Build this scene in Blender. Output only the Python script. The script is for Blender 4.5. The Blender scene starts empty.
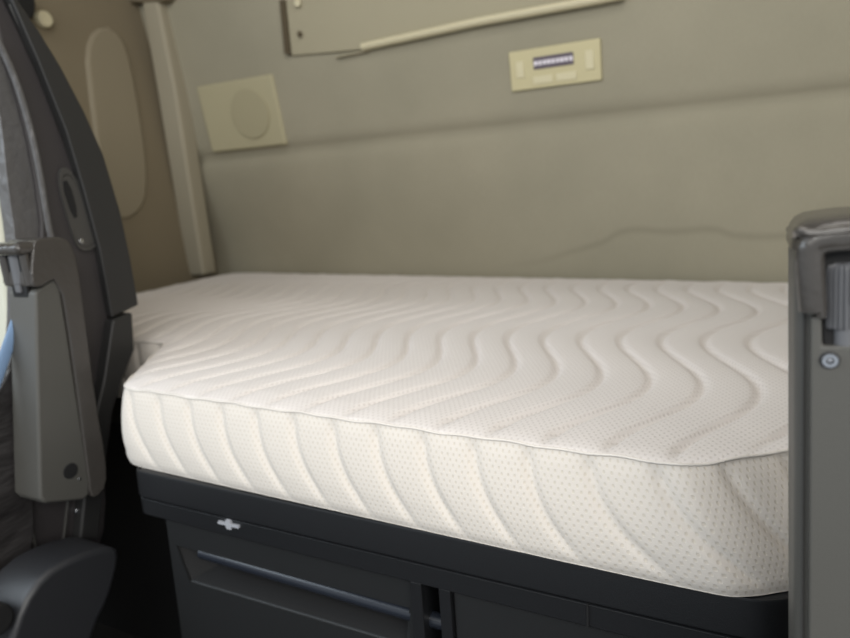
import bpy, bmesh, math, random
import numpy as np
from mathutils import Vector, Matrix
random.seed(3)
C = bpy.context.scene.collection
# ------------------------------------------------------------------ camera
YAW, PITCH, ROLL = -0.4765259789, 0.2134033203, -0.0698364258
F, CX, CY = 640.0, 425.0, 319.0
MT = 0.62                       # height of the mattress top above the cab floor
CZ = MT + 0.2132296
FWD = Vector((math.sin(YAW)*math.cos(PITCH), math.cos(YAW)*math.cos(PITCH), -math.sin(PITCH)))
R0 = Vector((math.cos(YAW), -math.sin(YAW), 0)); U0 = R0.cross(FWD)
RT = R0*math.cos(ROLL) + U0*math.sin(ROLL); UP = -R0*math.sin(ROLL) + U0*math.cos(ROLL)
CAM = Vector((0, 0, CZ))
cd = bpy.data.cameras.new('camera'); cam = bpy.data.objects.new('camera', cd); C.objects.link(cam)
cam.matrix_world = Matrix(((RT.x, UP.x, -FWD.x, 0), (RT.y, UP.y, -FWD.y, 0), (RT.z, UP.z, -FWD.z, CZ), (0, 0, 0, 1)))
cd.sensor_width = 36; cd.lens = F/850*36; cd.clip_start = 0.01
cd.dof.use_dof = True; cd.dof.focus_distance = 0.47; cd.dof.aperture_fstop = 5.6
bpy.context.scene.camera = cam

def at(x, y, ax, val):
    """point of the place seen at photo pixel (x, y) on the plane axis = val"""
    r = RT*((x-CX)/F) - UP*((y-CY)/F) + FWD
    return CAM + r*((val-CAM[ax])/r[ax])
def X_(x, y, c): return at(x, y, 0, c)
def Y_(x, y, c): return at(x, y, 1, c)

# ------------------------------------------------------------------ materials
def new_mat(name):
    m = bpy.data.materials.new(name); m.use_nodes = True
    nt = m.node_tree; b = nt.nodes['Principled BSDF']
    return m, nt, b
def N(nt, t, **kw):
    n = nt.nodes.new(t)
    for k, v in kw.items():
        if k.startswith('i_'): n.inputs[k[2:].replace('_', ' ')].default_value = v
        else: setattr(n, k, v)
    return n
def math_(nt, op, a, b=None, c=None):
    n = nt.nodes.new('ShaderNodeMath'); n.operation = op
    for i, v in enumerate((a, b, c)):
        if v is None: continue
        if isinstance(v, (int, float)): n.inputs[i].default_value = v
        else: nt.links.new(v, n.inputs[i])
    return n.outputs[0]
def mixc(nt, fac, a, b):
    n = nt.nodes.new('ShaderNodeMix'); n.data_type = 'RGBA'
    nt.links.new(fac, n.inputs[0])
    for s, v in ((n.inputs[6], a), (n.inputs[7], b)):
        if isinstance(v, tuple): s.default_value = v
        else: nt.links.new(v, s)
    return n.outputs[2]
def srgb(r, g, b):
    f = lambda c: ((c/255+.055)/1.055)**2.4 if c > 10 else c/255/12.92
    return (f(r), f(g), f(b), 1)
def plain(name, col, rough=.5, metal=0, grain=0, gscale=900, var=.0, vscale=6, stretch=None, bump_dist=.0006):
    m, nt, b = new_mat(name)
    b.inputs['Roughness'].default_value = rough; b.inputs['Metallic'].default_value = metal
    tc = N(nt, 'ShaderNodeTexCoord')
    src = tc.outputs['Object']
    if stretch:
        mp = N(nt, 'ShaderNodeMapping'); mp.inputs['Scale'].default_value = stretch; nt.links.new(src, mp.inputs[0]); src = mp.outputs[0]
    nz = N(nt, 'ShaderNodeTexNoise'); nz.inputs['Scale'].default_value = vscale; nz.inputs['Detail'].default_value = 5
    nt.links.new(src, nz.inputs['Vector'])
    lo = tuple(c*(1-var) for c in col[:3])+(1,); hi = tuple(min(1, c*(1+var)) for c in col[:3])+(1,)
    nt.links.new(mixc(nt, nz.outputs[0], lo, hi), b.inputs['Base Color'])
    if grain:
        g = N(nt, 'ShaderNodeTexNoise'); g.inputs['Scale'].default_value = gscale; g.inputs['Detail'].default_value = 3
        nt.links.new(src, g.inputs['Vector'])
        bp = N(nt, 'ShaderNodeBump'); bp.inputs['Strength'].default_value = grain; bp.inputs['Distance'].default_value = bump_dist
        nt.links.new(g.outputs[0], bp.inputs['Height']); nt.links.new(bp.outputs[0], b.inputs['Normal'])
    return m
M = {}
M['black'] = plain('satin_black_plastic', srgb(29, 30, 32), .34, grain=.25, var=.06)
M['drawer'] = plain('matte_black_plastic', srgb(30, 31, 32), .5, grain=.3, var=.06)
M['gloss'] = plain('bluish_sheen_black', srgb(36, 40, 48), .25, var=.05)  # bluish tint puts the blue sheen of the grip edge into the colour
M['void'] = plain('near_black_and_recess_shade', srgb(16, 16, 17), .8)  # near black for dark parts, also paints the shade inside recess and slots
M['gap'] = plain('dark_gap', srgb(84, 74, 56), .9)
M['emblem'] = plain('grey_mark', srgb(160, 162, 168), .5)
M['seat_plastic'] = plain('grey_seat_plastic', srgb(66, 65, 63), .5, grain=.35, var=.05)
M['seat_shell'] = plain('dark_seat_shell', srgb(40, 40, 40), .5, grain=.3, var=.05)
M['seat_panel'] = plain('seat_vinyl', srgb(54, 51, 52), .55, grain=.4, gscale=500, var=.08)
M['armrest'] = plain('armrest_plastic', srgb(80, 79, 75), .48, grain=.4, gscale=1100, var=.04)
M['leather'] = plain('grey_leather', srgb(88, 87, 87), .36, grain=.8, gscale=60, var=.12, vscale=14, bump_dist=.003)
M['pad'] = plain('shiny_dark_leather', srgb(66, 63, 60), .2, grain=.4, gscale=160, var=.12, vscale=20, bump_dist=.0016)
M['wrinkle'] = plain('wrinkled_leather', srgb(48, 46, 46), .36, grain=.7, gscale=7, var=.1, vscale=9, stretch=(1, 1.2, 4), bump_dist=.02)
M['hinge'] = plain('hinge_plastic', srgb(42, 43, 46), .42, grain=.35, gscale=700, var=.05)
M['pale'] = plain('pale_bright_strip', srgb(204, 204, 188), .9, grain=.3)  # pale tone for the bright strip beside the bolster
M['belt'] = plain('blue_webbing', srgb(150, 182, 222), .5, grain=.5, gscale=400)
M['chrome'] = plain('screw_metal', srgb(190, 192, 196), .25, metal=1)
M['ribbed'] = plain('ribbed_grey_plastic', srgb(98, 99, 102), .35)
M['beige_plastic'] = plain('beige_plastic', srgb(196, 187, 148), .55, grain=.15)
M['beige_button'] = plain('pale_beige_button', srgb(208, 200, 166), .5)
M['ledge'] = plain('pale_beige_strip', srgb(206, 198, 168), .5)
M['display'] = plain('violet_grey_display', srgb(92, 82, 92), .35)
M['glyph'] = plain('pale_display_text', srgb(228, 222, 230), .5)
M['speaker'] = plain('beige_speaker_cover', srgb(170, 163, 134), .75, grain=.4, gscale=400)
M['grille'] = plain('speaker_grille', srgb(162, 155, 127), .8, grain=.9, gscale=700)
M['upper'] = plain('beige_upper_panel', srgb(160, 153, 130), .8, grain=.3, var=.05)
M['pillar'] = plain('pillar_trim', srgb(156, 149, 130), .8, grain=.3)
M['brown'] = plain('brown_headliner', srgb(122, 112, 92), .9, grain=.5, gscale=600, var=.08, vscale=3)
M['sidepanel'] = plain('side_panel_lit_tone', srgb(136, 127, 107), .8, grain=.4, gscale=600)  # wall brown made paler for the way this panel faces the light
M['carpet'] = plain('dark_floor_carpet', srgb(34, 33, 32), .95, grain=1, gscale=300)
M['seam'] = plain('white_piping', srgb(222, 216, 208), .9, grain=.5, gscale=1500)

# the cab's cloth lined wall: fine weave, faint blotches, a wavy tide mark low on the right
m, nt, b = new_mat('wall_cloth'); M['wall'] = m
b.inputs['Roughness'].default_value = .95
tc = N(nt, 'ShaderNodeTexCoord'); sp = N(nt, 'ShaderNodeSeparateXYZ'); nt.links.new(tc.outputs['Object'], sp.inputs[0])
n1 = N(nt, 'ShaderNodeTexNoise'); n1.inputs['Scale'].default_value = 5; n1.inputs['Detail'].default_value = 6; nt.links.new(tc.outputs['Object'], n1.inputs['Vector'])
wv = N(nt, 'ShaderNodeTexNoise'); wv.inputs['Scale'].default_value = 420; wv.inputs['Detail'].default_value = 2
mp = N(nt, 'ShaderNodeMapping'); mp.inputs['Scale'].default_value = (1, 1, .25); nt.links.new(tc.outputs['Object'], mp.inputs[0]); nt.links.new(mp.outputs[0], wv.inputs['Vector'])
base = mixc(nt, n1.outputs[0], srgb(140, 136, 118), srgb(168, 161, 141))
base = mixc(nt, math_(nt, 'MULTIPLY', wv.outputs[0], .35), base, srgb(134, 130, 112))
fc = N(nt, 'ShaderNodeFloatCurve')
xs = math_(nt, 'MULTIPLY_ADD', sp.outputs[0], 1/1.4, .9/1.4)     # x -0.9..0.5 -> 0..1
nt.links.new(xs, fc.inputs['Value'])
def crv(px, py):
    p = Y_(px, py, 1.27); return ((p.x+.9)/1.4, (p.z-MT)/.3)
pts = [crv(*q) for q in ((490, 268), (530, 264), (565, 254), (600, 244), (631, 231), (673, 232), (711, 229), (739, 235), (790, 234), (850, 228))]
cv = fc.mapping.curves[0]
cv.points[0].location = (0, pts[0][1]*.8); cv.points[1].location = (1, pts[-1][1])
for p in pts: cv.points.new(*p)
fc.mapping.update()
zz = math_(nt, 'MULTIPLY', math_(nt, 'SUBTRACT', sp.outputs[2], MT), 1/.3)
jit = math_(nt, 'MULTIPLY_ADD', n1.outputs[0], .05, -.025)
d = math_(nt, 'SUBTRACT', math_(nt, 'ADD', zz, jit), fc.outputs[0])
line = math_(nt, 'MAXIMUM', math_(nt, 'SUBTRACT', 1, math_(nt, 'MULTIPLY', math_(nt, 'ABSOLUTE', d), 28)), 0)
gate = N(nt, 'ShaderNodeMapRange'); gate.inputs['From Min'].default_value = .3; gate.inputs['From Max'].default_value = .45; nt.links.new(xs, gate.inputs[0])
fac = math_(nt, 'MULTIPLY', math_(nt, 'MULTIPLY', line, gate.outputs[0]), .36)
nt.links.new(mixc(nt, fac, base, srgb(112, 108, 92)), b.inputs['Base Color'])
bp = N(nt, 'ShaderNodeBump'); bp.inputs['Strength'].default_value = .35; bp.inputs['Distance'].default_value = .001
nt.links.new(wv.outputs[0], bp.inputs['Height']); nt.links.new(bp.outputs[0], b.inputs['Normal'])

# knitted mattress cover: offset rows of small beige stitches, UVs are in metres of cloth
def knit(name, cu, cv_, cl, dash):
    m, nt, b = new_mat(name)
    b.inputs['Roughness'].default_value = .9
    b.inputs['Sheen Weight'].default_value = .15
    uv = N(nt, 'ShaderNodeUVMap'); sp = N(nt, 'ShaderNodeSeparateXYZ'); nt.links.new(uv.outputs[0], sp.inputs[0])
    v = math_(nt, 'MULTIPLY', sp.outputs[1], 1/cv_); row = math_(nt, 'FLOOR', v)
    u = math_(nt, 'MULTIPLY_ADD', row, .5, math_(nt, 'MULTIPLY', sp.outputs[0], 1/cu))
    fu = math_(nt, 'SUBTRACT', math_(nt, 'FRACT', u), .5); fv = math_(nt, 'SUBTRACT', math_(nt, 'FRACT', v), .5)
    ru = math_(nt, 'POWER', math_(nt, 'ABSOLUTE', math_(nt, 'MULTIPLY', fu, 1/.20)), 2.5)
    rv = math_(nt, 'POWER', math_(nt, 'ABSOLUTE', math_(nt, 'MULTIPLY', fv, 1/.36)), 2.5)
    dd = math_(nt, 'MAXIMUM', math_(nt, 'SUBTRACT', 1, math_(nt, 'ADD', ru, rv)), 0)
    dd = math_(nt, 'POWER', dd, .6)
    tc = N(nt, 'ShaderNodeTexCoord'); fz = N(nt, 'ShaderNodeTexNoise'); fz.inputs['Scale'].default_value = 1300; nt.links.new(tc.outputs['Object'], fz.inputs['Vector'])
    bz = N(nt, 'ShaderNodeTexNoise'); bz.inputs['Scale'].default_value = 7; nt.links.new(tc.outputs['Object'], bz.inputs['Vector'])
    bs = mixc(nt, bz.outputs[0], tuple(c*.95 for c in cl[:3])+(1,), cl)
    nt.links.new(mixc(nt, math_(nt, 'MULTIPLY', dd, .36), bs, dash), b.inputs['Base Color'])
    h = math_(nt, 'MULTIPLY_ADD', fz.outputs[0], .35, math_(nt, 'MULTIPLY', dd, -1))
    bp = N(nt, 'ShaderNodeBump'); bp.inputs['Strength'].default_value = .38; bp.inputs['Distance'].default_value = .0009
    nt.links.new(h, bp.inputs['Height']); nt.links.new(bp.outputs[0], b.inputs['Normal'])
    return m
M['knit_top'] = knit('knit_top', .0056, .0050, srgb(229, 223, 219), srgb(186, 178, 173))
M['knit_side'] = knit('knit_side', .0056, .0046, srgb(219, 212, 203), srgb(190, 178, 156))

# ------------------------------------------------------------------ builders
def link(name, bm, mat, parent=None, smooth=35):
    me = bpy.data.meshes.new(name)
    bmesh.ops.recalc_face_normals(bm, faces=bm.faces)
    bm.to_mesh(me); bm.free(); me.materials.append(M[mat] if isinstance(mat, str) else mat)
    if smooth:
        for p in me.polygons: p.use_smooth = True
        me.set_sharp_from_angle(angle=math.radians(smooth))
    o = bpy.data.objects.new(name, me); C.objects.link(o)
    if smooth and len(me.polygons) < 4000:
        wn = o.modifiers.new('normals', 'WEIGHTED_NORMAL'); wn.keep_sharp = True; wn.weight = 80
    if parent:
        o.parent = parent
        w = parent_world(parent); o.matrix_parent_inverse = w.inverted()
    return o
def parent_world(p):
    m = p.matrix_basis.copy()
    q = p
    while q.parent:
        m = q.parent.matrix_basis @ q.matrix_parent_inverse @ m if False else m
        q = q.parent
    if p.parent: return Matrix.Identity(4) @ p.matrix_basis if p.type == 'MESH' else p.matrix_basis
    return m
def thing(name, label, cat, loc):
    o = bpy.data.objects.new(name, None); C.objects.link(o); o.location = loc; o.empty_display_size = .05
    o['label'] = label; o['category'] = cat
    bpy.context.view_layer.update()
    return o
def tag(o, label, cat, group=None):
    o['label'] = label; o['category'] = cat
    if group: o['group'] = group
    return o
def struct(o): o['kind'] = 'structure'; return o
def smooth_poly(pts, n=2, closed=True):
    for _ in range(n):
        q = []
        L = len(pts)
        for i in range(L if closed else L-1):
            a, b_ = pts[i], pts[(i+1) % L]
            q += [a*.75+b_*.25, a*.25+b_*.75]
        if not closed: q = [pts[0]]+q+[pts[-1]]
        pts = q
    return pts
def prism(pts, vec, bevel=.003, seg=3, both=True):
    """solid slab: polygon pts pushed along vec, rims rounded"""
    bm = bmesh.new()
    a = [bm.verts.new(p) for p in pts]; c = [bm.verts.new(Vector(p)+Vector(vec)) for p in pts]
    f1 = bm.faces.new(a); f2 = bm.faces.new(c[::-1])
    n = len(pts)
    for i in range(n): bm.faces.new((a[i], c[i], c[(i+1) % n], a[(i+1) % n]))
    bmesh.ops.recalc_face_normals(bm, faces=bm.faces)
    if bevel:
        es = list(f1.edges)+(list(f2.edges) if both else [])
        es += [e for e in bm.edges if e not in es and e.calc_face_angle(0) > .6]
        bmesh.ops.bevel(bm, geom=es, offset=bevel, segments=seg, profile=.5, affect='EDGES', clamp_overlap=True)
    return bm
def box(x0, x1, y0, y1, z0, z1, bevel=.003, seg=3):
    return prism([Vector((x0, y0, z0)), Vector((x1, y0, z0)), Vector((x1, y0, z1)), Vector((x0, y0, z1))], (0, y1-y0, 0), bevel, seg)
def fbox(o, ax, ay, az, w, h, d, bevel=.002, seg=3):
    """box in a local frame: centre of back face o, axes, width, height, depth along az"""
    return prism([o-ax*w/2-ay*h/2, o+ax*w/2-ay*h/2, o+ax*w/2+ay*h/2, o-ax*w/2+ay*h/2], az*d, bevel, seg)
def rrect(o, ax, ay, w, h, r, n=5):
    out = []
    for sx, sy, a0 in ((1, 1, 0), (-1, 1, 90), (-1, -1, 180), (1, -1, 270)):
        for k in range(n+1):
            a = math.radians(a0+90*k/n)
            out.append(o+ax*(sx*(w/2-r)+r*math.cos(a))+ay*(sy*(h/2-r)+r*math.sin(a)))
    return out
def disc(o, ax, ay, r, n=28): return [o+ax*r*math.cos(2*math.pi*k/n)+ay*r*math.sin(2*math.pi*k/n) for k in range(n)]
def tube(pts, r, n=10, flat=None):
    bm = bmesh.new(); rings = []
    for i, p in enumerate(pts):
        t = (pts[min(i+1, len(pts)-1)]-pts[max(i-1, 0)]).normalized()
        s = t.cross(flat if flat else Vector((0, 0, 1)))
        if s.length < 1e-4: s = t.cross(Vector((1, 0, 0)))
        s.normalize(); u = s.cross(t)
        rr = r if isinstance(r, tuple) else (r, r)
        rings.append([bm.verts.new(p+s*rr[0]*math.cos(2*math.pi*k/n)+u*rr[1]*math.sin(2*math.pi*k/n)) for k in range(n)])
    for a, c in zip(rings, rings[1:]):
        for k in range(n): bm.faces.new((a[k], a[(k+1) % n], c[(k+1) % n], c[k]))
    bm.faces.new(rings[0][::-1]); bm.faces.new(rings[-1])
    return bm
def ring(outer, inner, vec):
    """flat frame between two loops with equal counts, pushed along vec"""
    bm = bmesh.new(); n = len(outer); v = Vector(vec)
    A = [bm.verts.new(p) for p in outer]; B = [bm.verts.new(p) for p in inner]
    A2 = [bm.verts.new(p+v) for p in outer]; B2 = [bm.verts.new(p+v) for p in inner]
    for i in range(n):
        j = (i+1) % n
        bm.faces.new((A[i], A[j], B[j], B[i])); bm.faces.new((A2[i], B2[i], B2[j], A2[j]))
        bm.faces.new((A[i], A2[i], A2[j], A[j])); bm.faces.new((B[i], B[j], B2[j], B2[i]))
    return bm
XA, YA, ZA = Vector((1, 0, 0)), Vector((0, 1, 0)), Vector((0, 0, 1))

# ------------------------------------------------------------------ the cab shell
TILT = .16
def yb(x): return 1.338-.0696*(x+1.273)
def sst(t): t = max(0, min(1, t)); return t*t*(3-2*t)
ZC = CZ+.102                      # the crease where the upper wall starts
def wall_y(x, z):
    low = yb(x)+.012; up = 1.285-TILT*max(0, z-ZC)
    y = low+(up-low)*sst((z-MT-.02)/(ZC-MT-.02))
    return y+.010*math.exp(-((z-ZC+.012)/.013)**2)+.008*(1-sst((z-ZC+.012)/.02)) - .004
def W(px, py):
    """point on the back wall seen at a photo pixel"""
    y = 1.28
    for _ in range(12):
        p = Y_(px, py, y); y = wall_y(p.x, p.z)
    return Y_(px, py, y)
bm = bmesh.new(); nx, nz = 60, 150
zs = [0+1.95*k/nz for k in range(nz+1)]
g = [[bm.verts.new((-1.42+2.6*i/nx, wall_y(-1.42+2.6*i/nx, z), z)) for i in range(nx+1)] for z in zs]
for k in range(nz):
    for i in range(nx): bm.faces.new((g[k][i], g[k][i+1], g[k+1][i+1], g[k+1][i]))
struct(link('wall_back', bm, 'wall', smooth=80))
struct(link('wall_left', box(-1.42, -1.36, .15, 1.40, 0, 1.95, 0), 'brown', smooth=0))
struct(link('wall_right', box(1.12, 1.18, .15, 1.40, 0, 1.95, 0), 'brown', smooth=0))
struct(link('ceiling', box(-1.42, 1.18, .0, 1.40, 1.95, 2.0, 0), 'brown', smooth=0))
struct(link('floor', box(-1.42, 1.18, -1.0, 1.40, -.05, 0, 0), 'carpet', smooth=0))

# corner pillar and the moulded panel on the left wall, its catch of light painted paler
pl = [Y_(*q, 1.190+(q[1]+40)/316*.070) for q in ((137, -40), (151, -40), (159, 10), (175, 90), (189, 180), (204, 276), (186, 276), (171, 180), (156, 90), (142, 10))]
struct(link('trim_1', prism(pl, (0, .05, 0), .009, 4), 'pillar'))
tp = [X_(84, 30, -1.352), X_(92, 110, -1.352), X_(103, 184, -1.352), X_(112, 216, -1.352), X_(132, 222, -1.352), X_(152, 196, -1.352), X_(142, 110, -1.352), X_(124, 24, -1.352)]
struct(link('trim_2', prism(smooth_poly(tp, 2), (-.03, 0, 0), .011, 4), 'sidepanel'))
struct(link('trim_3', prism([W(*q)-YA*.03 for q in ((122, -6), (180, -6), (172, 4), (130, 5))], (0, .05, 0), .005), 'brown'))

nrm = Vector((0, -1, -TILT)).normalized(); upv = Vector((0, -TILT, 1)).normalized()
# speaker cover
def quad_frame(tl, tr, br, bl):
    P = [W(*q) for q in (tl, tr, br, bl)]
    c = sum(P, Vector())/4; w = ((P[1]-P[0]).length+(P[2]-P[3]).length)/2; h = ((P[3]-P[0]).length+(P[2]-P[1]).length)/2
    return c, w, h
c, w, h = quad_frame((199, 88), (275, 72), (287, 146), (212, 151))
t = thing('speaker_cover', 'square beige speaker cover with round grille on back wall near the corner', 'speaker', c)
link('cover_plate', fbox(c-nrm*.006, XA, upv, nrm, w, h, .014, .006, 4), 'speaker', t)
gc = c+XA*w*.14+nrm*.008
link('grille', prism(disc(gc, XA, upv, h*.36, 40), nrm*.004, .0018), 'grille', t)
# control panel
c, w, h = quad_frame((508, 52), (600, 39), (603, 79), (514, 92))
t = thing('control_panel', 'cream control panel with small dark display on the upper back wall', 'control panel', c)
link('faceplate', fbox(c-nrm*.006, XA, upv, nrm, w, h, .012, .002), 'beige_plastic', t)
fc_ = c+nrm*.006
o = link('display', fbox(fc_-nrm*.001+upv*h*.13-XA*w*.005, XA, upv, nrm, w*.44, h*.30, .0025, .0006), 'display', t)
bm = bmesh.new()
for k in range(9):                # illegible pale characters in one line
    ww = w*.40/9*(.8 if k % 3 else .92); p = fc_+upv*h*.13+XA*(w*(-.19+.385*k/8)-w*.005)+nrm*.0024
    q = [p-XA*ww/2-upv*h*.055, p+XA*ww/2-upv*h*.055, p+XA*ww/2+upv*h*.055, p-XA*ww/2+upv*h*.055]
    bm.faces.new([bm.verts.new(v) for v in q])
link('display_text', bm, 'glyph', o, smooth=0)
for dx, dy, ww, hh in ((-.38, .03, .09, .42), (.385, .03, .09, .46), (-.13, -.29, .22, .2), (.13, -.29, .22, .2)):
    link('button', fbox(fc_-nrm*.001+XA*w*dx+upv*h*dy, XA, upv, nrm, w*ww, h*hh, .003, .001), 'beige_button', t)
# upper panel with seam, pale ledge and two screws
p0, p1 = W(289, 55), W(283, -2)
t = thing('upper_panel', 'big beige panel high on back wall with dark left seam and pale lower ledge', 'panel', W(430, 30))
pp = [W(293, 56), W(366, 50), W(480, 24), W(612, -2), W(612, -70), W(285, -70), W(286, -2)]
link('panel', prism([q+nrm*.007 for q in pp], nrm*-.02, .004), 'upper', t)
link('seam', prism([W(283, 0)+nrm*.014, W(288, 0)+nrm*.014, W(293, 54)+nrm*.014, W(288, 54)+nrm*.014], nrm*-.02, .001), 'gap', t)
led = [W(340, 57)+nrm*.012, W(366, 51)+nrm*.016, W(480, 24)+nrm*.018, W(600, 1)+nrm*.018, W(640, -8)+nrm*.016]
link('ledge', tube([W(365, 47)+nrm*.010, W(480, 22)+nrm*.012, W(600, 0)+nrm*.012, W(625, -5)+nrm*.012], (.010, .008), 12), 'ledge', t)
link('thin_edge', tube([W(338, 57)+nrm*.008, W(368, 51)+nrm*.008], (.004, .0025), 8), 'upper', t)
for px, py, mt in ((301, 3, 'ledge'), (303, 34, 'gap')):
    link('screw', prism(disc(W(px, py)+nrm*.011, XA, upv, .008 if py < 9 else .006), nrm*.004, .0015), mt, t)
# small fixture high on the left wall
p = X_(34, 14, -1.36)
t = thing('wall_fixture', 'small black knob on a pale base high on the brown left wall', 'fixture', p)
link('base', prism(disc(X_(41, 20, -1.362), YA, ZA, .017), (.018, 0, 0), .005), 'ledge', t)
link('knob', prism(smooth_poly([X_(14, -14, -1.31), X_(33, -14, -1.31), X_(38, 12, -1.31), X_(28, 23, -1.31), X_(18, 8, -1.31)], 2), (-.04, 0, 0), .008, 4), 'void', t)

# ------------------------------------------------------------------ mattress
LX, RX = -1.285, .62
FRONT = [(-1.4, .662), (-.795, .662), (-.784, .655), (-.667, .492), (-.657, .484), (-.640, .4812), (-.40, .474), (-.062, .4652), (-.040, .4655), (-.022, .475), (.029, .512), (.16, .61), (.18, .618), (.8, .618)]
def front_y(x):
    for (a, ya), (b_, y_) in zip(FRONT, FRONT[1:]):
        if a <= x <= b_: return ya+(y_-ya)*(x-a)/(b_-a)
    return FRONT[-1][1]
SP = .049
def groove(ph, depth, width=.16):
    f = abs((ph+.5) % 1-.5)                   # 0 on a stitched line, .5 between lines
    return -depth*math.exp(-(f/width)**2*2.2) + depth*.4*math.sin(math.pi*f)
def top_shift(y): return .029*math.cos(2*math.pi*(y-.645)/.357)
PH0 = (.0135-.029)/SP
rngs = np.random.RandomState(2)
nxm, nym = 620, 250
Rr = .022
tv, tuv, tf = [], [], []
EZ = .0028; ez = MT-EZ
for i in range(nxm+1):
    x = LX+(RX-LX)*i/nxm
    y0 = front_y(x); y1 = yb(x)
    if x < LX+.07: y1 -= .07-math.sqrt(max(0, .07**2-(LX+.07-x)**2))
    sl = (front_y(x+.01)-front_y(x-.01))/.02; cs = 1/math.sqrt(1+sl*sl)
    for j in range(nym+1):
        s = j/nym; s = s**1.15
        y = y0+(y1-y0)*s
        dist = min((y-y0)*cs, y1-y, x-LX+.0)
        drop = 0
        if dist < Rr: q = 1-dist/Rr; drop = EZ*(1-math.sqrt(max(0, 1-q*q))) if True else 0
        fade = min(1, dist/.03)
        ph = (x-top_shift(y))/SP-PH0
        z = MT-drop+groove(ph, .0044, .12)*fade
        z += .0030*math.sin(x*5.1+y*3)*math.sin(y*6.3+1)*fade*.8
        tv.append((x, y, z)); tuv.append((x, y))
for i in range(nxm):
    for j in range(nym):
        a = i*(nym+1)+j; tf.append((a, a+nym+1, a+nym+2, a+1))
def np_mesh(name, verts, faces, uvs, mat, parent):
    me = bpy.data.meshes.new(name); me.from_pydata(verts, [], faces)
    ul = me.uv_layers.new(name='UVMap')
    idx = np.empty(len(me.loops), dtype=np.int32); me.loops.foreach_get('vertex_index', idx)
    ul.data.foreach_set('uv', np.array(uvs, dtype=np.float32)[idx].ravel())
    me.polygons.foreach_set('use_smooth', np.ones(len(me.polygons), dtype=bool))
    me.materials.append(M[mat]); me.update()
    o = bpy.data.objects.new(name, me); C.objects.link(o); o.parent = parent; o.matrix_parent_inverse = parent.matrix_basis.inverted()
    return o
mat_t = thing('mattress', 'white quilted knit mattress with wavy stitching on the black bunk', 'mattress', (-.33, .87, MT-.0975))
np_mesh('top_cover', tv, tf, tuv, 'knit_top', mat_t)
# outline loop of the border (front run is seen, the rest closes the body)
loop = [Vector((LX+.0, yb(LX)-.07)), Vector((LX, .68)), Vector((LX+.02, .662))]
loop += [Vector(p) for p in FRONT[1:-1]]+[Vector((RX-.02, .618)), Vector((RX, .64)), Vector((RX, yb(RX)-.02)), Vector((RX-.02, yb(RX))), Vector((LX+.07, yb(LX+.07))), Vector((LX+.02, yb(LX+.02)-.02))]
P, n = [], len(loop)
for i in range(n):                             # resample at 2.5 mm
    a, c_ = loop[i], loop[(i+1) % n]; m_ = max(1, int((c_-a).length/.0025))
    P += [a+(c_-a)*k/m_ for k in range(m_)]
Pa = np.array([(p.x, p.y) for p in P])
for _ in range(5): Pa = (np.roll(Pa, 1, 0)+2*Pa+np.roll(Pa, -1, 0))/4
Tn = np.roll(Pa, -1, 0)-np.roll(Pa, 1, 0); Tn /= np.linalg.norm(Tn, axis=1)[:, None]
Nr = np.stack([Tn[:, 1], -Tn[:, 0]], 1)          # outward
arc = np.concatenate([[0], np.cumsum(np.linalg.norm(np.diff(Pa, axis=0), axis=1))])
k0 = int(np.argmin(np.abs(Pa[:, 0]+.4)+10*(Pa[:, 1] > .55))); arc -= arc[k0]+(-.4-Pa[k0, 0]) - (-.4)
sv, suv, sf = [], [], []
nh = 44; HB = .0975-EZ
for i in range(len(Pa)):
    for j in range(nh+1):
        t_ = j/nh*HB; z = ez-t_
        bul = .005*math.sin(math.pi*min(1, t_/HB*.92+.04))-.002
        if t_ > HB-.012: bul -= .003*((t_-HB+.012)/.012)**2
        ph = (arc[i]-5.2*t_*t_)/SP+.17
        fd = min(1, t_/.012)
        fd *= min(1, (HB-t_)/.03+.05)
        off = bul+groove(ph, .0030, .15)*fd
        lean = .036*sst((Pa[i, 0]+.14)/.11)*(t_/HB) if Pa[i, 1] < .63 else 0
        off += .011*(t_/HB)+.001
        sv.append((Pa[i, 0]+lean+Nr[i, 0]*off, Pa[i, 1]+Nr[i, 1]*off, z)); suv.append((arc[i], z))
nn = len(Pa)
for i in range(nn):
    for j in range(nh):
        a = i*(nh+1)+j; b_ = ((i+1) % nn)*(nh+1)+j; sf.append((a, a+1, b_+1, b_))
base_ring = [i*(nh+1)+nh for i in range(nn)]
sf.append(tuple(base_ring))
np_mesh('side_border', sv, sf, suv, 'knit_side', mat_t)
bm = bmesh.new(); rings = []
for i in range(nn):
    wob = .0006*math.sin(arc[i]*61)+.0005*math.sin(arc[i]*143+1)
    cpt = Vector((Pa[i, 0], Pa[i, 1], ez+.0002+wob)); nv = Vector((Nr[i, 0], Nr[i, 1], 0)); rr = .0012*(1+.18*math.sin(arc[i]*1500))
    rings.append([bm.verts.new(cpt+nv*rr*math.cos(a)+ZA*rr*math.sin(a)) for a in [2*math.pi*q/8 for q in range(8)]])
for i in range(nn):
    a, c_ = rings[i], rings[(i+1) % nn]
    for q in range(8): bm.faces.new((a[q], a[(q+1) % 8], c_[(q+1) % 8], c_[q]))
link('seam', bm, 'seam', mat_t, smooth=80)

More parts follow.
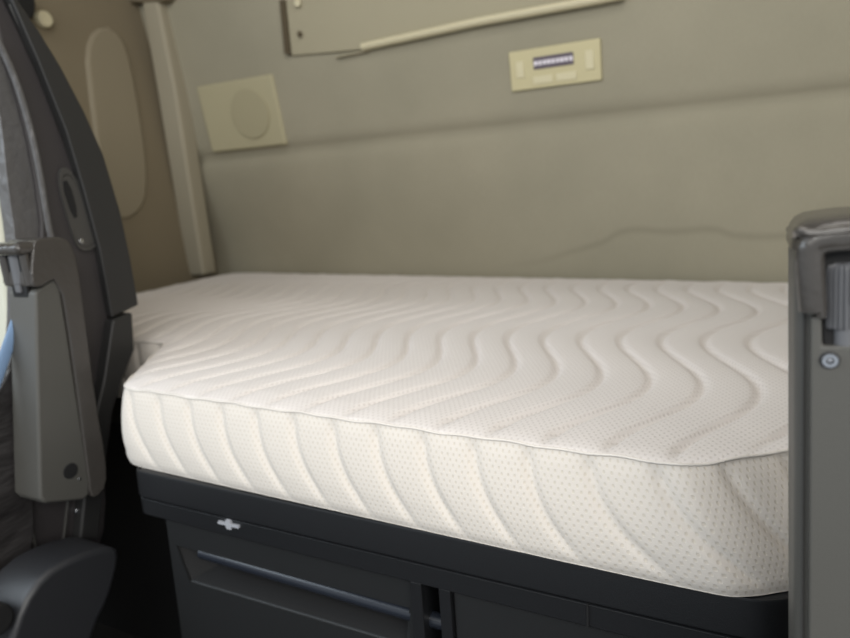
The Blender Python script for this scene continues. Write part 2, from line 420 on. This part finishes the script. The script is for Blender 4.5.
# ------------------------------------------------------------------ bunk below the mattress
bunk = thing('bunk_base', 'black plastic bunk base with drawers under the white mattress', 'bunk', (-.3, .7, 0))
bp_ = [Vector((x, y, .455)) for x, y in ((LX-.06, 1.27), (LX-.06, .69), (-.80, .69), (-.655, .515), (-.05, .492), (.02, .50), (.17, .63), (.64, .645), (.64, 1.19))]
link('platform', prism(bp_, (0, 0, .0670), .002), 'drawer', bunk)
cb = [Vector((x, y, 0)) for x, y in ((LX-.06, 1.26), (LX-.06, .70), (-.79, .70), (-.63, .53), (-.05, .52), (.03, .55), (.17, .66), (.64, .66), (.64, 1.18))]
link('cabinet', prism(cb, (0, 0, .455), .002), 'void', bunk)
def sweep(path, prof):
    """prof: list of (outward, z), path: plan points front side facing -y"""
    bm = bmesh.new(); rings = []
    for i, p in enumerate(path):
        t = (path[min(i+1, len(path)-1)]-path[max(i-1, 0)]).normalized(); nv = Vector((t.y, -t.x, 0))
        rings.append([bm.verts.new(Vector((p.x, p.y, 0))+nv*o+ZA*z) for o, z in prof])
    k = len(prof)
    for a, c_ in zip(rings, rings[1:]):
        for q in range(k): bm.faces.new((a[q], a[(q+1) % k], c_[(q+1) % k], c_[q]))
    bm.faces.new(rings[0][::-1]); bm.faces.new(rings[-1])
    return bm
rp = smooth_poly([Vector(p) for p in ((-.641, .540), (-.641, .480), (-.640, .4745), (-.633, .4732), (-.3, .4705), (-.06, .4690), (.010, .4690), (.026, .474), (.06, .502), (.12, .55))], 2, closed=False)
link('rail', sweep(rp, [(-.028, .5215), (.0035, .5215), (.0058, .5205), (.0066, .5182), (.0078, .4895), (.0072, .4880), (.0060, .4875), (-.028, .4875)]), 'black', bunk, smooth=28)
rp2 = [Vector((p.x, p.y)) for p in rp]
link('fascia', sweep(rp2, [(-.030, .486), (.0055, .486), (.0068, .4850), (.0068, .4655), (.0055, .464), (-.030, .464)]), 'black', bunk, smooth=40)
link('fascia_joint', box(-.1085, -.1068, .4610, .466, .4645, .4862, 0), 'void', bunk, smooth=0)
# pale cross mark on the lower strip
ec = Y_(228, 525, .4625)
bm = prism([ec+XA*a+ZA*b_ for a, b_ in ((-.0150, -.0014), (-.0042, -.0014), (-.0032, -.0054), (.0032, -.0054), (.0042, -.0014), (.0150, -.0014), (.0150, .0014), (.0042, .0014), (.0032, .0054), (-.0032, .0054), (-.0042, .0014), (-.0150, .0014))], (0, .003, 0), 0)
link('cross_mark', bm, 'emblem', bunk, smooth=0)['label'] = 'pale grey cross mark'
# left drawer: a front with a long trapezoid grip recess
YD = .474
dr_out = [Vector((x, YD, z)) for x, z in ((-.622, .20), (-.278, .20), (-.278, .4635), (-.611, .4635))]
dr_in = [Vector((x, YD, z)) for x, z in ((-.586, .383), (-.292, .383), (-.286, .424), (-.603, .424))]
bm = bmesh.new()
A = [bm.verts.new(p) for p in dr_out]; B = [bm.verts.new(p) for p in dr_in]
A2 = [bm.verts.new(p+YA*.02) for p in dr_out]; B2 = [bm.verts.new(p+YA*.004) for p in dr_in]
for i in range(4):
    j = (i+1) % 4
    bm.faces.new((A[i], A[j], B[j], B[i])); bm.faces.new((A[i], A2[i], A2[j], A[j])); bm.faces.new((B[i], B[j], B2[j], B2[i]))
bmesh.ops.bevel(bm, geom=[e for e in bm.edges if e.verts[0] in B and e.verts[1] in B], offset=.003, segments=3, affect='EDGES')
drawer = link('drawer', bm, 'drawer', bunk, smooth=50)
bm = bmesh.new()
back = [Vector((x, YD+.042, z)) for x, z in ((-.555, .396), (-.31, .396), (-.30, .424), (-.57, .424))]
A = [bm.verts.new(p+YA*.003) for p in dr_in]; B = [bm.verts.new(p) for p in back]
for i in range(4):
    j = (i+1) % 4; bm.faces.new((A[i], A[j], B[j], B[i]))
bm.faces.new(B)
link('grip_recess', bm, 'void', drawer, smooth=30)  # inside coloured near black to deepen the shade of the recess
link('recess_lip', tube([Vector((-.565, YD+.006, .4225)), Vector((-.245, YD+.010, .4125))], (.008, .008), 14), 'gloss', drawer)  # rounded edge tinted and widened to show a broad blue sheen
# posts with a dark gap between
link('post', box(-.276, -.2645, .466, .52, .2, .4632, .001), 'black', bunk)
link('post', box(-.2465, -.2345, .466, .52, .2, .4632, .001), 'black', bunk)
link('drawer', prism([Vector((x, .470, z)) for x, z in ((-.2335, .2), (-.03, .2), (-.03, .4625), (-.2335, .4625))], (0, .03, 0), .002), 'drawer', bunk)
link('side_skirt', prism([Vector((x, y, .2)) for x, y in ((-.029, .470), (-.005, .476), (.03, .50), (.10, .555), (.10, .585), (-.029, .51))], (0, 0, .2625), .002), 'drawer', bunk)

# ------------------------------------------------------------------ driver's seat at the left
seat = thing('driver_seat', 'dark grey leather truck seat with folded armrest at the left edge', 'seat', (-1.03, .45, 0))
SX = -.82
def pxs(lst, c, n=1): return smooth_poly([X_(x, y, c) for x, y in lst], n)
# rear shell band
sh = [(-10, -60), (18, 0), (39, 30), (61, 66), (85, 112), (104, 155), (121, 212), (131, 258), (139, 305), (112, 318), (100, 250), (84, 190), (66, 130), (38, 60), (-10, -50)]
link('rear_shell', prism([X_(x, y, -.80) for x, y in [Vector(p) for p in sh]], (-.44, 0, 0), .006, 3), 'seat_shell', seat)
ls = [(113, 320), (133, 312), (135, 350), (124, 378), (114, 410), (106, 470), (100, 540), (80, 540), (90, 440), (104, 380)]
link('lower_shell', prism(pxs(ls, -.795, 0), (-.44, 0, 0), .004, 3), 'seat_shell', seat)
# side panel
sp_ = [(-14, -40), (30, 52), (58, 122), (80, 185), (96, 248), (112, 318), (106, 380), (104, 450), (108, 520), (96, 560), (20, 580), (24, 500), (30, 400), (44, 240), (33, 160), (16, 90), (0, 48)]
link('side_panel', prism(pxs(sp_, -.812), (-.40, 0, 0), .005, 3), 'seat_panel', seat)
bead = [X_(x, y, -.808) for x, y in ((10, 4), (38, 62), (66, 132), (84, 190), (100, 252), (112, 314))]
link('edge_bead', tube(smooth_poly(bead, 2, False), .0026, 8, flat=XA), 'seat_plastic', seat)
seam2 = [X_(x, y, -.800) for x, y in ((-4, 36), (18, 84), (36, 150), (48, 225), (52, 240))]
link('piping', tube(smooth_poly(seam2, 2, False), .004, 8, flat=XA), 'leather', seat)
# leather bolster in front of the side panel
bo = [(-40, -20), (-3, 40), (14, 84), (32, 152), (45, 240), (40, 320), (30, 420), (30, 540), (-40, 600), (-40, 470), (-2, 400), (13, 352), (18, 320), (16, 240), (8, 190), (0, 110), (-16, 40)]
link('bolster', prism(pxs(bo, -.818, 2), (-.022, 0, 0), .006, 4), 'leather', seat)
lo = [(-30, 430), (0, 392), (14, 358), (28, 400), (32, 470), (36, 545), (20, 575), (-10, 600), (-60, 620), (-70, 500)]
link('lumbar_cushion', prism(pxs(lo, -.80, 2), (-.42, 0, 0), .02, 5), 'wrinkle', seat)
cpn = [Vector((-.842, y, z)) for y, z in ((.455, .58), (.475, .70), (.487, .85), (.505, .98), (.512, 1.01), (.545, 1.01), (.545, .9), (.54, .58))]
link('bright_strip_panel', prism(cpn, (-.36, 0, 0), .012, 4), 'pale', seat)['label'] = 'pale panel standing for a bright strip'  # pale panel put in to stand for a bright strip
# slot with a belt guide
so = smooth_poly([X_(x, y, -.808) for x, y in ((55, 170), (73, 166), (98, 238), (96, 248), (82, 252), (74, 240))], 2)
cc = sum(so, Vector())/len(so)
fr = link('slot_frame', ring(so, [cc+(p-cc)*.86 for p in so], (-.008, 0, 0)), 'seat_plastic', seat)
link('slot_plate', prism([cc+(p-cc)*.88 for p in so], (-.003, 0, 0), 0), 'seat_plastic', fr)
link('slot', prism(smooth_poly([X_(x, y, -.8075) for x, y in ((61, 182), (69, 180), (79, 216), (73, 219))], 1), (-.003, 0, 0), 0), 'void', fr)
link('screw', prism(disc(X_(82, 241, -.807), YA, ZA, .0036), (-.003, 0, 0), .001), 'chrome', fr)
# folded armrest
AX, AW = -.745, .052
arm = link('armrest', prism([X_(x, y, AX) for x, y in ((35, 292), (59, 275), (70, 345), (90, 480), (90, 495), (84, 500), (45, 504), (40, 498), (38, 420))], (-AW, 0, 0), .004, 3), 'armrest', seat)
padp = [X_(x, y, AX+.003) for x, y in ((33, 246), (36, 240), (48, 237), (62, 237), (71, 243), (78, 262), (84, 310), (96, 400), (107, 460), (107, 486), (98, 497), (91, 497), (88, 470), (72, 350), (60, 276), (36, 290), (31, 280))]
link('armrest_pad', prism(smooth_poly(padp, 1), (-AW-.006, 0, 0), .009, 4), 'pad', arm)
fy = X_(35, 292, AX)
yf = fy.y
xm = AX-AW/2
link('pad_lip', box(AX-AW-.003, AX+.003, yf-.013, yf+.012, .780, .7955, .0075, 5), 'pad', arm)
for q_ in (AX-.006, AX-AW+.006):
    link('pad_edge', tube([Vector((q_, yf-.001, .786)), Vector((q_, yf, .745))], (.005, .006), 10, flat=XA), 'pad', arm)
link('slot_roller', prism(disc(Vector((AX-AW*.52, yf+.006, .745)), XA, YA, .011, 20), (0, 0, .045), .002), 'ribbed', arm)
link('slot_back', box(AX-AW*.8, AX-AW*.24, yf-.0012, yf+.004, .728, .788, .001), 'void', arm)  # dark plate on the face, paints the shade of a deeper slot
link('slot_bar', box(AX-AW*.62, AX-AW*.42, yf-.004, yf+.004, .735, .786, .002), 'ribbed', arm)
for q in (.3, .72):
    link('screw', prism(disc(Vector((AX-AW*q, yf-.001, .717)), XA, ZA, .0042), (0, .004, 0), .001), 'void', arm)
link('bolt_hole', prism(disc(X_(71, 471, AX+.0008), YA, ZA, .0098), (-.004, 0, 0), .001), 'void', arm)['label'] = 'black round bolt hole'
link('screw', prism(disc(X_(80, 479, AX+.001), YA, ZA, .0016), (-.003, 0, 0), .0004), 'chrome', arm)
# panel under the armrest
link('screw', prism(disc(X_(79, 511, -.805), YA, ZA, .0042), (-.008, 0, 0), .0015), 'chrome', seat)
link('panel_seam', tube([X_(68, 500, -.809), X_(63, 545, -.809)], .002, 8, flat=XA), 'seat_plastic', seat)
link('panel_seam', tube([X_(26, 500, -.809), X_(32, 530, -.809), X_(36, 552, -.809)], .0028, 8, flat=XA), 'seat_plastic', seat)
# rounded recliner cover
hc = [(2, 720), (8, 650), (22, 606), (44, 574), (76, 556), (114, 545), (121, 552), (118, 572), (110, 600), (97, 625), (88, 660), (70, 720)]
link('recliner_cover', prism(smooth_poly([X_(x, y, -.70) for x, y in hc], 1), (-.075, 0, 0), .010, 4), 'hinge', seat)
link('recliner_knob', prism(disc(X_(-2, 622, -.70), YA, ZA, .018), (-.05, 0, 0), .004), 'void', seat)
link('seat_cushion', prism(smooth_poly([Vector((-.80, y, z)) for y, z in ((.46, .26), (.44, .38), (.2, .42), (-.05, .40), (-.08, .30), (0, .26))], 2), (-.42, 0, 0), .03, 5), 'wrinkle', seat)
link('pedestal', box(-1.18, -.86, .0, .42, 0, .27, .01), 'void', seat)
# belt
bl = tag(link('seat_belt', tube(smooth_poly([X_(-30, 440, -.79), X_(-8, 392, -.79), X_(6, 352, -.79), X_(14, 330, -.79), X_(22, 306, -.805)], 2, False), (.009, .0018), 12, flat=Vector((1, .3, 0))), 'belt', smooth=60), 'light blue seat belt strap across the seat beside the left armrest', 'seat belt')

# ------------------------------------------------------------------ passenger seat at the right: only its upright armrest stands in view
st2 = thing('passenger_seat', 'dark grey seat with upright leather-capped armrest at the right edge', 'seat', (.35, .33, 0))
YR, XL, XR = .33, .0190, .088
arm2 = link('armrest', prism([Vector((x, YR+.006, z)) for x, z in ((XL+.001, .40), (XR-.001, .40), (XR-.001, .7905), (XL+.001, .7905))], (0, .062, 0), .006, 4), 'armrest', st2)
# raised face plate below the slot and beside it (with an edge line down its left)
fa, fb, fd = Y_(811, 318, YR), Y_(822, 317, YR), Y_(822.5, 347.5, YR)
fp = [fa, Vector((fb.x, YR, fa.z)), Vector((fb.x+.0005, YR, fd.z)), Vector((XR-.006, YR, fd.z)), Vector((XR-.006, YR, .40)), Vector((fa.x, YR, .40))]
link('face_plate', prism(fp, (0, .009, 0), .0012), 'armrest', arm2)
XC = (XL+XR)/2
pad = []
pts = rrect(Vector((XC, YR+.036, 0)), XA, YA, XR-XL+.0005, .072, .016, 6)
bm = bmesh.new(); rings = []
for z, s in ((.7900, 1.0), (.7915, 1.0), (.7945, .985), (.7985, .955), (.8015, .90), (.8035, .80), (.8045, .60), (.805, .3)):
    rings.append([bm.verts.new(Vector((XC+(p.x-XC)*s, YR+.036+(p.y-YR-.036)*s, z))) for p in pts])
for a, c_ in zip(rings, rings[1:]):
    for k in range(len(a)): bm.faces.new((a[k], a[(k+1) % len(a)], c_[(k+1) % len(a)], c_[k]))
bm.faces.new(rings[-1]); bm.faces.new(rings[0][::-1])
link('leather_cap', bm, 'pad', arm2, smooth=60)
q = lambda x, y, d=0: Y_(x, y, YR-d)
link('cap_seam', tube(smooth_poly([Vector((XL+.0015, YR+.05, .7955)), Vector((XL+.0025, YR+.014, .7955)), q(803, 229, .001), q(812, 235, .003), q(850, 233, .003), q(905, 229, .003)], 2, False), .0022, 10), 'pad', arm2)
link('leather_lip', tube(smooth_poly([q(814, 311), q(813.5, 285, .001), q(813.5, 256, .001), q(815, 245, .001), q(826, 241, .001), q(850, 240, .001), q(912, 238)], 2, False), (.0056, .0042), 16, flat=YA), 'pad', arm2)
link('rim_bead', tube(smooth_poly([q(822.5, 318, .001), q(822, 285, .002), q(822, 258, .002), q(825, 251, .002), q(838, 249, .002), q(905, 248, .002)], 2, False), (.0019, .0024), 10, flat=YA), 'pad', arm2)
link('slot_back', prism([Y_(x, y, YR+.0035) for x, y in ((822.5, 350), (905, 350), (905, 250), (822.5, 252))], (0, .003, 0), .0004), 'void', arm2)  # shallow dark sheet, slot depth is shade put into its colour
rt, rb = Y_(846, 265.5, YR+.002), Y_(846, 331, YR+.002); rc = Vector((rt.x, YR+.0055, 0)); rz = rb.z-.7475; RRD = (rt-Y_(830.5, 265.5, YR+.002)).length*.97; rk = (rt.z-rb.z)/.0375; bm = bmesh.new(); rings = []
for z, s in ((.7475, .93), (.7485, 1), (.781, 1), (.7835, .9), (.785, .6)):
    rings.append([bm.verts.new(rc+ZA*(rb.z+(z-.7475)*rk)+XA*s*(RRD+(.0007 if k % 4 < 2 else -.0007))*math.cos(2*math.pi*k/72)+YA*s*(RRD+(.0007 if k % 4 < 2 else -.0007))*math.sin(2*math.pi*k/72)) for k in range(72)])
for a, c_ in zip(rings, rings[1:]):
    for k in range(72): bm.faces.new((a[k], a[(k+1) % 72], c_[(k+1) % 72], c_[k]))
bm.faces.new(rings[-1]); bm.faces.new(rings[0][::-1])
link('ribbed_roller', bm, 'ribbed', arm2, smooth=20)
link('roller_stem', prism(disc(Vector((rc.x+.002, YR+.006, rb.z-.009)), XA, YA, .0054, 20), (0, 0, .02), .0005), 'ribbed', arm2)
scw = Vector((.0345, YR-.0012, .7405))
scw = Y_(828, 362, YR-.001)
link('screw_washer', prism(disc(scw+YA*.0003, XA, ZA, .0042), (0, .003, 0), .0006), 'seat_shell', arm2)
s_ = link('screw', ring(disc(scw-YA*.0008, XA, ZA, .0031), disc(scw-YA*.0008, XA, ZA, .0016), (0, .003, 0)), 'chrome', arm2)
link('screw', prism(disc(scw-YA*.0002, XA, ZA, .0010), (0, .002, 0), .0003), 'chrome', arm2)
link('edge_line', tube([q(804, 312, -.006), q(804, 312, -.006)-ZA*.15, q(804, 312, -.006)-ZA*.34], .0010, 6), 'seat_plastic', arm2)
piv = Vector((XL, YR, .785))
arm2.matrix_basis = Matrix.Translation(piv-XA*.0013) @ Matrix.Rotation(-.046, 4, 'Y') @ Matrix.Translation(-piv)
# the rest of the seat, beyond the frame
link('backrest', prism(smooth_poly([Vector((.16, y, z)) for y, z in ((.30, .40), (.31, .80), (.33, 1.2), (.42, 1.22), (.45, .80), (.43, .40))], 2), (.46, 0, 0), .03, 5), 'leather', st2)
link('bracket', box(.07, .2, .35, .40, .405, .47, .006), 'seat_shell', st2)
link('seat_cushion', prism(smooth_poly([Vector((.15, y, z)) for y, z in ((.40, .26), (.40, .42), (.1, .44), (-.1, .42), (-.12, .30), (0, .26))], 2), (.48, 0, 0), .03, 5), 'wrinkle', st2)
link('pedestal', box(.22, .55, .0, .36, 0, .27, .01), 'void', st2)

# ------------------------------------------------------------------ light
wd = bpy.data.worlds.new('sky'); bpy.context.scene.world = wd; wd.use_nodes = True
bg = wd.node_tree.nodes['Background']; bg.inputs[0].default_value = (.86, .93, 1, 1); bg.inputs[1].default_value = .68
def area(name, loc, target, sx, sy, power, col):
    l = bpy.data.lights.new(name, 'AREA'); l.shape = 'RECTANGLE'; l.size = sx; l.size_y = sy; l.energy = power; l.color = col
    o = bpy.data.objects.new(name, l); C.objects.link(o); o.location = loc
    o.rotation_euler = (Vector(target)-Vector(loc)).to_track_quat('-Z', 'Y').to_euler()
area('windshield_light', (.15, -1.3, 1.85), (-.4, .7, .65), 1.9, .8, 24, (1, .97, .92))
area('left_door_light', (-1.5, -.35, 1.35), (-.3, .6, .6), .9, .7, 9.5, (.80, .91, 1))
area('right_door_light', (1.15, -.65, 1.3), (-.1, .6, .6), .8, .7, 14, (1, .95, .87))
area('added_overhead_light', (-.25, .35, 1.93), (-.3, .75, .62), .9, .6, 8, (1, .95, .90))  # added overhead lamp, brightens the mattress top and upper wall
vs = bpy.context.scene.view_settings
vs.view_transform = 'Standard'; vs.look = 'None'; vs.exposure = 0; vs.gamma = 1
